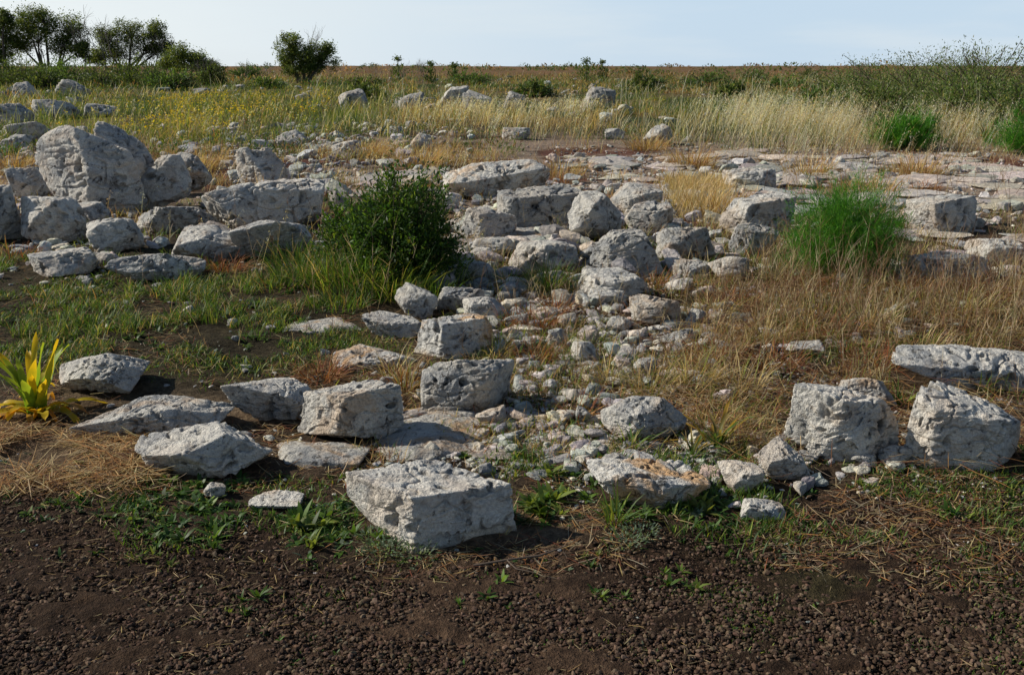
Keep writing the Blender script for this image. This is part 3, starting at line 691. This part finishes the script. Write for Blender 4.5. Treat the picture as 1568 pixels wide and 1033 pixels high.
for u,yy,h,hd in [(897,95,1.9,.5),(922,95,1.75,.4),(610,85,1.9,.4),(660,85,1.5,.45),(696,90,1.3,.4)]: spike(u,yy,h,hd)
def bare(u,yy,h,sp,name='bare_shrub',z0=0,nb=9):
    dp=yy*cos(TH)+CH*sin(TH);x=(u-CX)/F*dp;z=float(hgt(x,yy));b=B()
    def br(p,d,L,r,lv):
        q=p+d*L*.5+rng.normal(0,L*.05,3);e=p+d*L+rng.normal(0,L*.06,3);tube(b,[p,q,e],[r,r*.8,r*.55],4,(.20,.17,.14))
        if lv>0:
            for _ in range(3):
                nd=d+rng.normal(0,.42,3)+np.array([0,0,.15]);nd/=np.linalg.norm(nd);br(p+(e-p)*rng.uniform(.5,1),nd,L*.62,r*.55,lv-1)
    for _ in range(nb):
        d=np.array([rng.normal(0,sp),rng.normal(0,sp),1.]);d/=np.linalg.norm(d);br(np.array([x+rng.normal(0,.15),yy,z+z0]),d,h*.45,h*.007,3)
    b.obj(name,M_bark)
bare(645,85,2.2,.3);bare(615,88,1.8,.3);bare(470,86,5.8,.10,nb=3);bare(320,80,2.6,.35);bare(1445,45,2.6,.15,nb=3);bare(1498,48,2.7,.1,nb=3);bare(575,90,1.8,.4);bare(376,100,2.4,.15,nb=3);bare(408,95,1.9,.2,nb=3);bare(1380,50,2.2,.2,nb=3)
# trees
def tree(u,yy,blobs,seed,dead=0,trunks=2,top=True):
    r=np.random.default_rng(seed);dp=yy*cos(TH)+CH*sin(TH);pm=dp/F
    x0=(u-CX)*pm;z0=float(hgt(x0,yy))
    em=bpy.data.objects.new('olive_tree' if seed%2 else 'acacia_tree',None);scene.collection.objects.link(em);em.location=(x0,yy,z0)
    b=B();l=B()
    for i,(bu_,bv_,ru,rv) in enumerate(blobs):
        ang=TH+math.atan((bv_-CY)/F)
        c=np.array([(bu_-u)*pm,r.normal(0,.5),CH-yy*math.tan(ang)-z0]);R=np.array([ru*pm,ru*pm*.8,rv*pm])
        base=np.array([(i%trunks-(trunks-1)/2)*.35,0,-.1]);fork=base+np.array([c[0]*.2,c[1]*.2,c[2]*.35])
        p1=fork*.4+c*.6+r.normal(0,.15,3)-np.array([0,0,.1])
        tube(b,[base,base*.5+fork*.5+r.normal(0,.06,3),fork,p1,c],[.15,.13,.11,.07,.03],7,(.09,.07,.055))
        nc=26
        for j in range(nc):
            d=r.normal(0,1,3);d/=np.linalg.norm(d);cc=c+d*R*r.uniform(.3,1.05)
            tube(b,[c*.6+p1*.4,(c+cc)/2+r.normal(0,.06,3),cc],[.03,.02,.01],4,(.09,.07,.055))
            k=130;q=r.normal(0,.5,(k,3))*R.mean()*np.array([.44,.44,.36])+cc
            cl=pal(k,[(.06,.10,.025),(.11,.15,.035),(.18,.21,.06)],[3,3,3])*r.uniform(.75,1.4)
            blades(l,q,r.uniform(0,6.28,k),r.uniform(-.4,1.2,k),.3,.17*r.uniform(.6,1.3,k),.09,cl,prof=(.5,1),twist=2)
    b.obj('trunk',M_bark,True,em);l.obj('crown',M_leaf,True,em)
tree(78,88,[(50,38,28,22),(84,28,28,22),(122,46,28,20),(72,60,34,20),(40,66,24,16),(106,70,26,17),(142,76,18,15)],1,trunks=3)
tree(5,86,[(-10,45,26,24),(16,52,22,26),(5,82,25,18),(22,30,14,12),(-50,50,28,22)],3)
tree(195,90,[(170,58,22,20),(208,52,26,22),(246,50,20,15),(228,72,28,18),(180,80,28,18),(150,88,20,14),(254,74,18,14)],2)
tree(290,84,[(285,84,26,15),(300,98,28,13),(262,98,22,12),(325,104,20,10)],4)
tree(466,84,[(448,72,20,18),(470,84,26,20),(497,82,20,18),(443,95,18,16),(487,98,26,15),(460,104,26,13)],5,trunks=3)
bare(175,88,6.6,.2,nb=3);bare(135,87,6.8,.12,nb=3);bare(68,88,6.4,.12,nb=2);bare(235,90,5.8,.2,nb=2);bare(270,88,4.8,.2,nb=2)

# ---------------- squill plant with yellowing strap leaves ----------------
def strap(bd,root,az,el,bend,L,W,c0,c1,n=12,fold=.35):
    p=np.array(root,float);V=[];C=[];h=np.array([cos(az),sin(az),0]);s=np.array([-sin(az),cos(az),0]);ro=rng.uniform(-.4,.4)
    for k in range(n+1):
        t=k/n;e=el-bend*t**1.3;w=W*min(1,(.45+2.2*t))*(1-t**3.5)**.6+.001
        up=np.array([-sin(e)*cos(az),-sin(e)*sin(az),cos(e)]);ss=s*cos(ro*t)+up*sin(ro*t)
        wob=.12*W*sin(t*14+az*3)
        V+=[p-ss*w/2+up*(fold*w/2+wob),p,p+ss*w/2+up*(fold*w/2-wob)]
        f=np.clip(t*1.25-.15+rng.normal(0,.07),0,1)
        for m_ in (1,.85,1): C.append((np.array(c0)*(1-f)+np.array(c1)*f)*m_)
        p=p+L/n*(cos(e)*h+np.array([0,0,sin(e)]))
    q=[]
    for k in range(n): q+=[[3*k,3*k+1,3*k+4,3*k+3],[3*k+1,3*k+2,3*k+5,3*k+4]]
    bd.add(V,q,None,C)
x,y,z=[float(a) for a in P(58,640)]
em=bpy.data.objects.new('sea_squill_plant',None);scene.collection.objects.link(em);em.location=(x,y,z)
sq=B();G1=(.14,.30,.03);Y1=(.66,.44,.02);O1=(.68,.26,.015)
for k in range(18):
    strap(sq,(rng.normal(0,.012),rng.normal(0,.012),0),rng.uniform(0,6.28),rng.uniform(1.05,1.5),rng.uniform(.1,.8),rng.uniform(.24,.42),rng.uniform(.034,.050),G1,[(.32,.40,.04),Y1][k%2])
for k in range(24):
    strap(sq,(rng.normal(0,.015),rng.normal(0,.015),0),k/24*6.28+rng.normal(0,.15),rng.uniform(.35,1.0),rng.uniform(1.,2.1),rng.uniform(.2,.36),rng.uniform(.034,.050),[(.35,.36,.03),Y1][k%2],[Y1,O1,Y1,(.40,.17,.04)][k%4])
sq.obj('leaves',M_leaf,True,em)
for u,v,k,L in [(1095,690,26,.24),(1510,220,16,.5),(1060,700,12,.15),(290,215,14,.5)]:
    x,y,z=[float(a) for a in P(u,v)];em=bpy.data.objects.new('strap_leaf_plant',None);scene.collection.objects.link(em);em.location=(x,y,z);sq=B()
    for j in range(k): strap(sq,(rng.normal(0,.015),rng.normal(0,.015),0),rng.uniform(0,6.28),rng.uniform(.5,1.4),rng.uniform(.3,1.5),L*rng.uniform(.6,1.2),.014*L/.26,(.06,.11,.025),[(.12,.18,.04),(.4,.28,.1),(.5,.3,.05)][j%3])
    sq.obj('leaves',M_leaf,True,em)
x,y,z=[float(a) for a in P(790,865)];b=B();tube(b,[(x-.14,y-.02,z+.01),(x-.03,y,z+.02),(x+.08,y+.03,z+.02),(x+.17,y+.08,z+.03)],[.004,.004,.0035,.002],6,(.12,.085,.06))
tube(b,[(x-.03,y,z+.02),(x-.0,y-.05,z+.015),(x+.06,y-.07,z+.012)],[.003,.0025,.0015],5,(.12,.085,.06));b.obj('fallen_twig',M_bark)

# ---------------- light ----------------
EL=radians(33);AZ=radians(-80)
S=Vector((sin(AZ)*cos(EL),cos(AZ)*cos(EL),sin(EL)))
sd=bpy.data.lights.new('sun','SUN');sd.energy=5.0;sd.angle=radians(.5);sd.color=(1,.94,.83)
so=bpy.data.objects.new('sun',sd);scene.collection.objects.link(so);so.rotation_euler=S.to_track_quat('Z','Y').to_euler()
w=bpy.data.worlds.new('World');scene.world=w;w.use_nodes=True;nt=w.node_tree;ns=nt.nodes;lk=nt.links;ns.clear()
sk=ns.new('ShaderNodeTexSky');sk.sky_type='NISHITA';sk.sun_disc=False;sk.sun_elevation=EL;sk.sun_rotation=AZ%(2*pi);sk.air_density=1.;sk.dust_density=.3;sk.ozone_density=2.
tc=ns.new('ShaderNodeTexCoord');sx=ns.new('ShaderNodeSeparateXYZ');lk.new(tc.outputs['Generated'],sx.inputs[0])
zf=ramp(ns,lk,sx.outputs[2],.06,.16,1,0)
xf=ramp(ns,lk,sx.outputs[0],.25,-.5,0,1)
mp=ns.new('ShaderNodeMapping');mp.inputs['Scale'].default_value=(2.2,2.2,16);mp.inputs['Rotation'].default_value=(.12,.1,0);lk.new(tc.outputs['Generated'],mp.inputs[0])
cn=ns.new('ShaderNodeTexNoise');cn.inputs['Scale'].default_value=1.4;cn.inputs['Detail'].default_value=5;cn.inputs['Roughness'].default_value=.55;lk.new(mp.outputs[0],cn.inputs['Vector'])
hz_=mix(ns,lk,xf,(7.4,9.3,11.2),(11.2,11.9,12.1))
hz_=mix(ns,lk,mth(ns,lk,'MULTIPLY',ramp(ns,lk,cn.outputs[0],.42,.68),.45),hz_,(9.9,10.8,11.4))
cc=mix(ns,lk,mth(ns,lk,'MULTIPLY',zf,.92),sk.outputs[0],hz_)
bg=ns.new('ShaderNodeBackground');bg.inputs[1].default_value=.078;lk.new(cc,bg.inputs[0])
ou=ns.new('ShaderNodeOutputWorld');lk.new(bg.outputs[0],ou.inputs[0])
# ---------------- camera ----------------
cd=bpy.data.cameras.new('camera');cd.lens=35;cd.sensor_width=36;cd.clip_end=5000;cd.clip_start=.05
cam=bpy.data.objects.new('camera',cd);scene.collection.objects.link(cam);cam.location=(0,0,CH);cam.rotation_euler=(radians(90)-TH,0,0);scene.camera=cam
scene.view_settings.view_transform='Standard';scene.view_settings.look='None';scene.view_settings.exposure=0
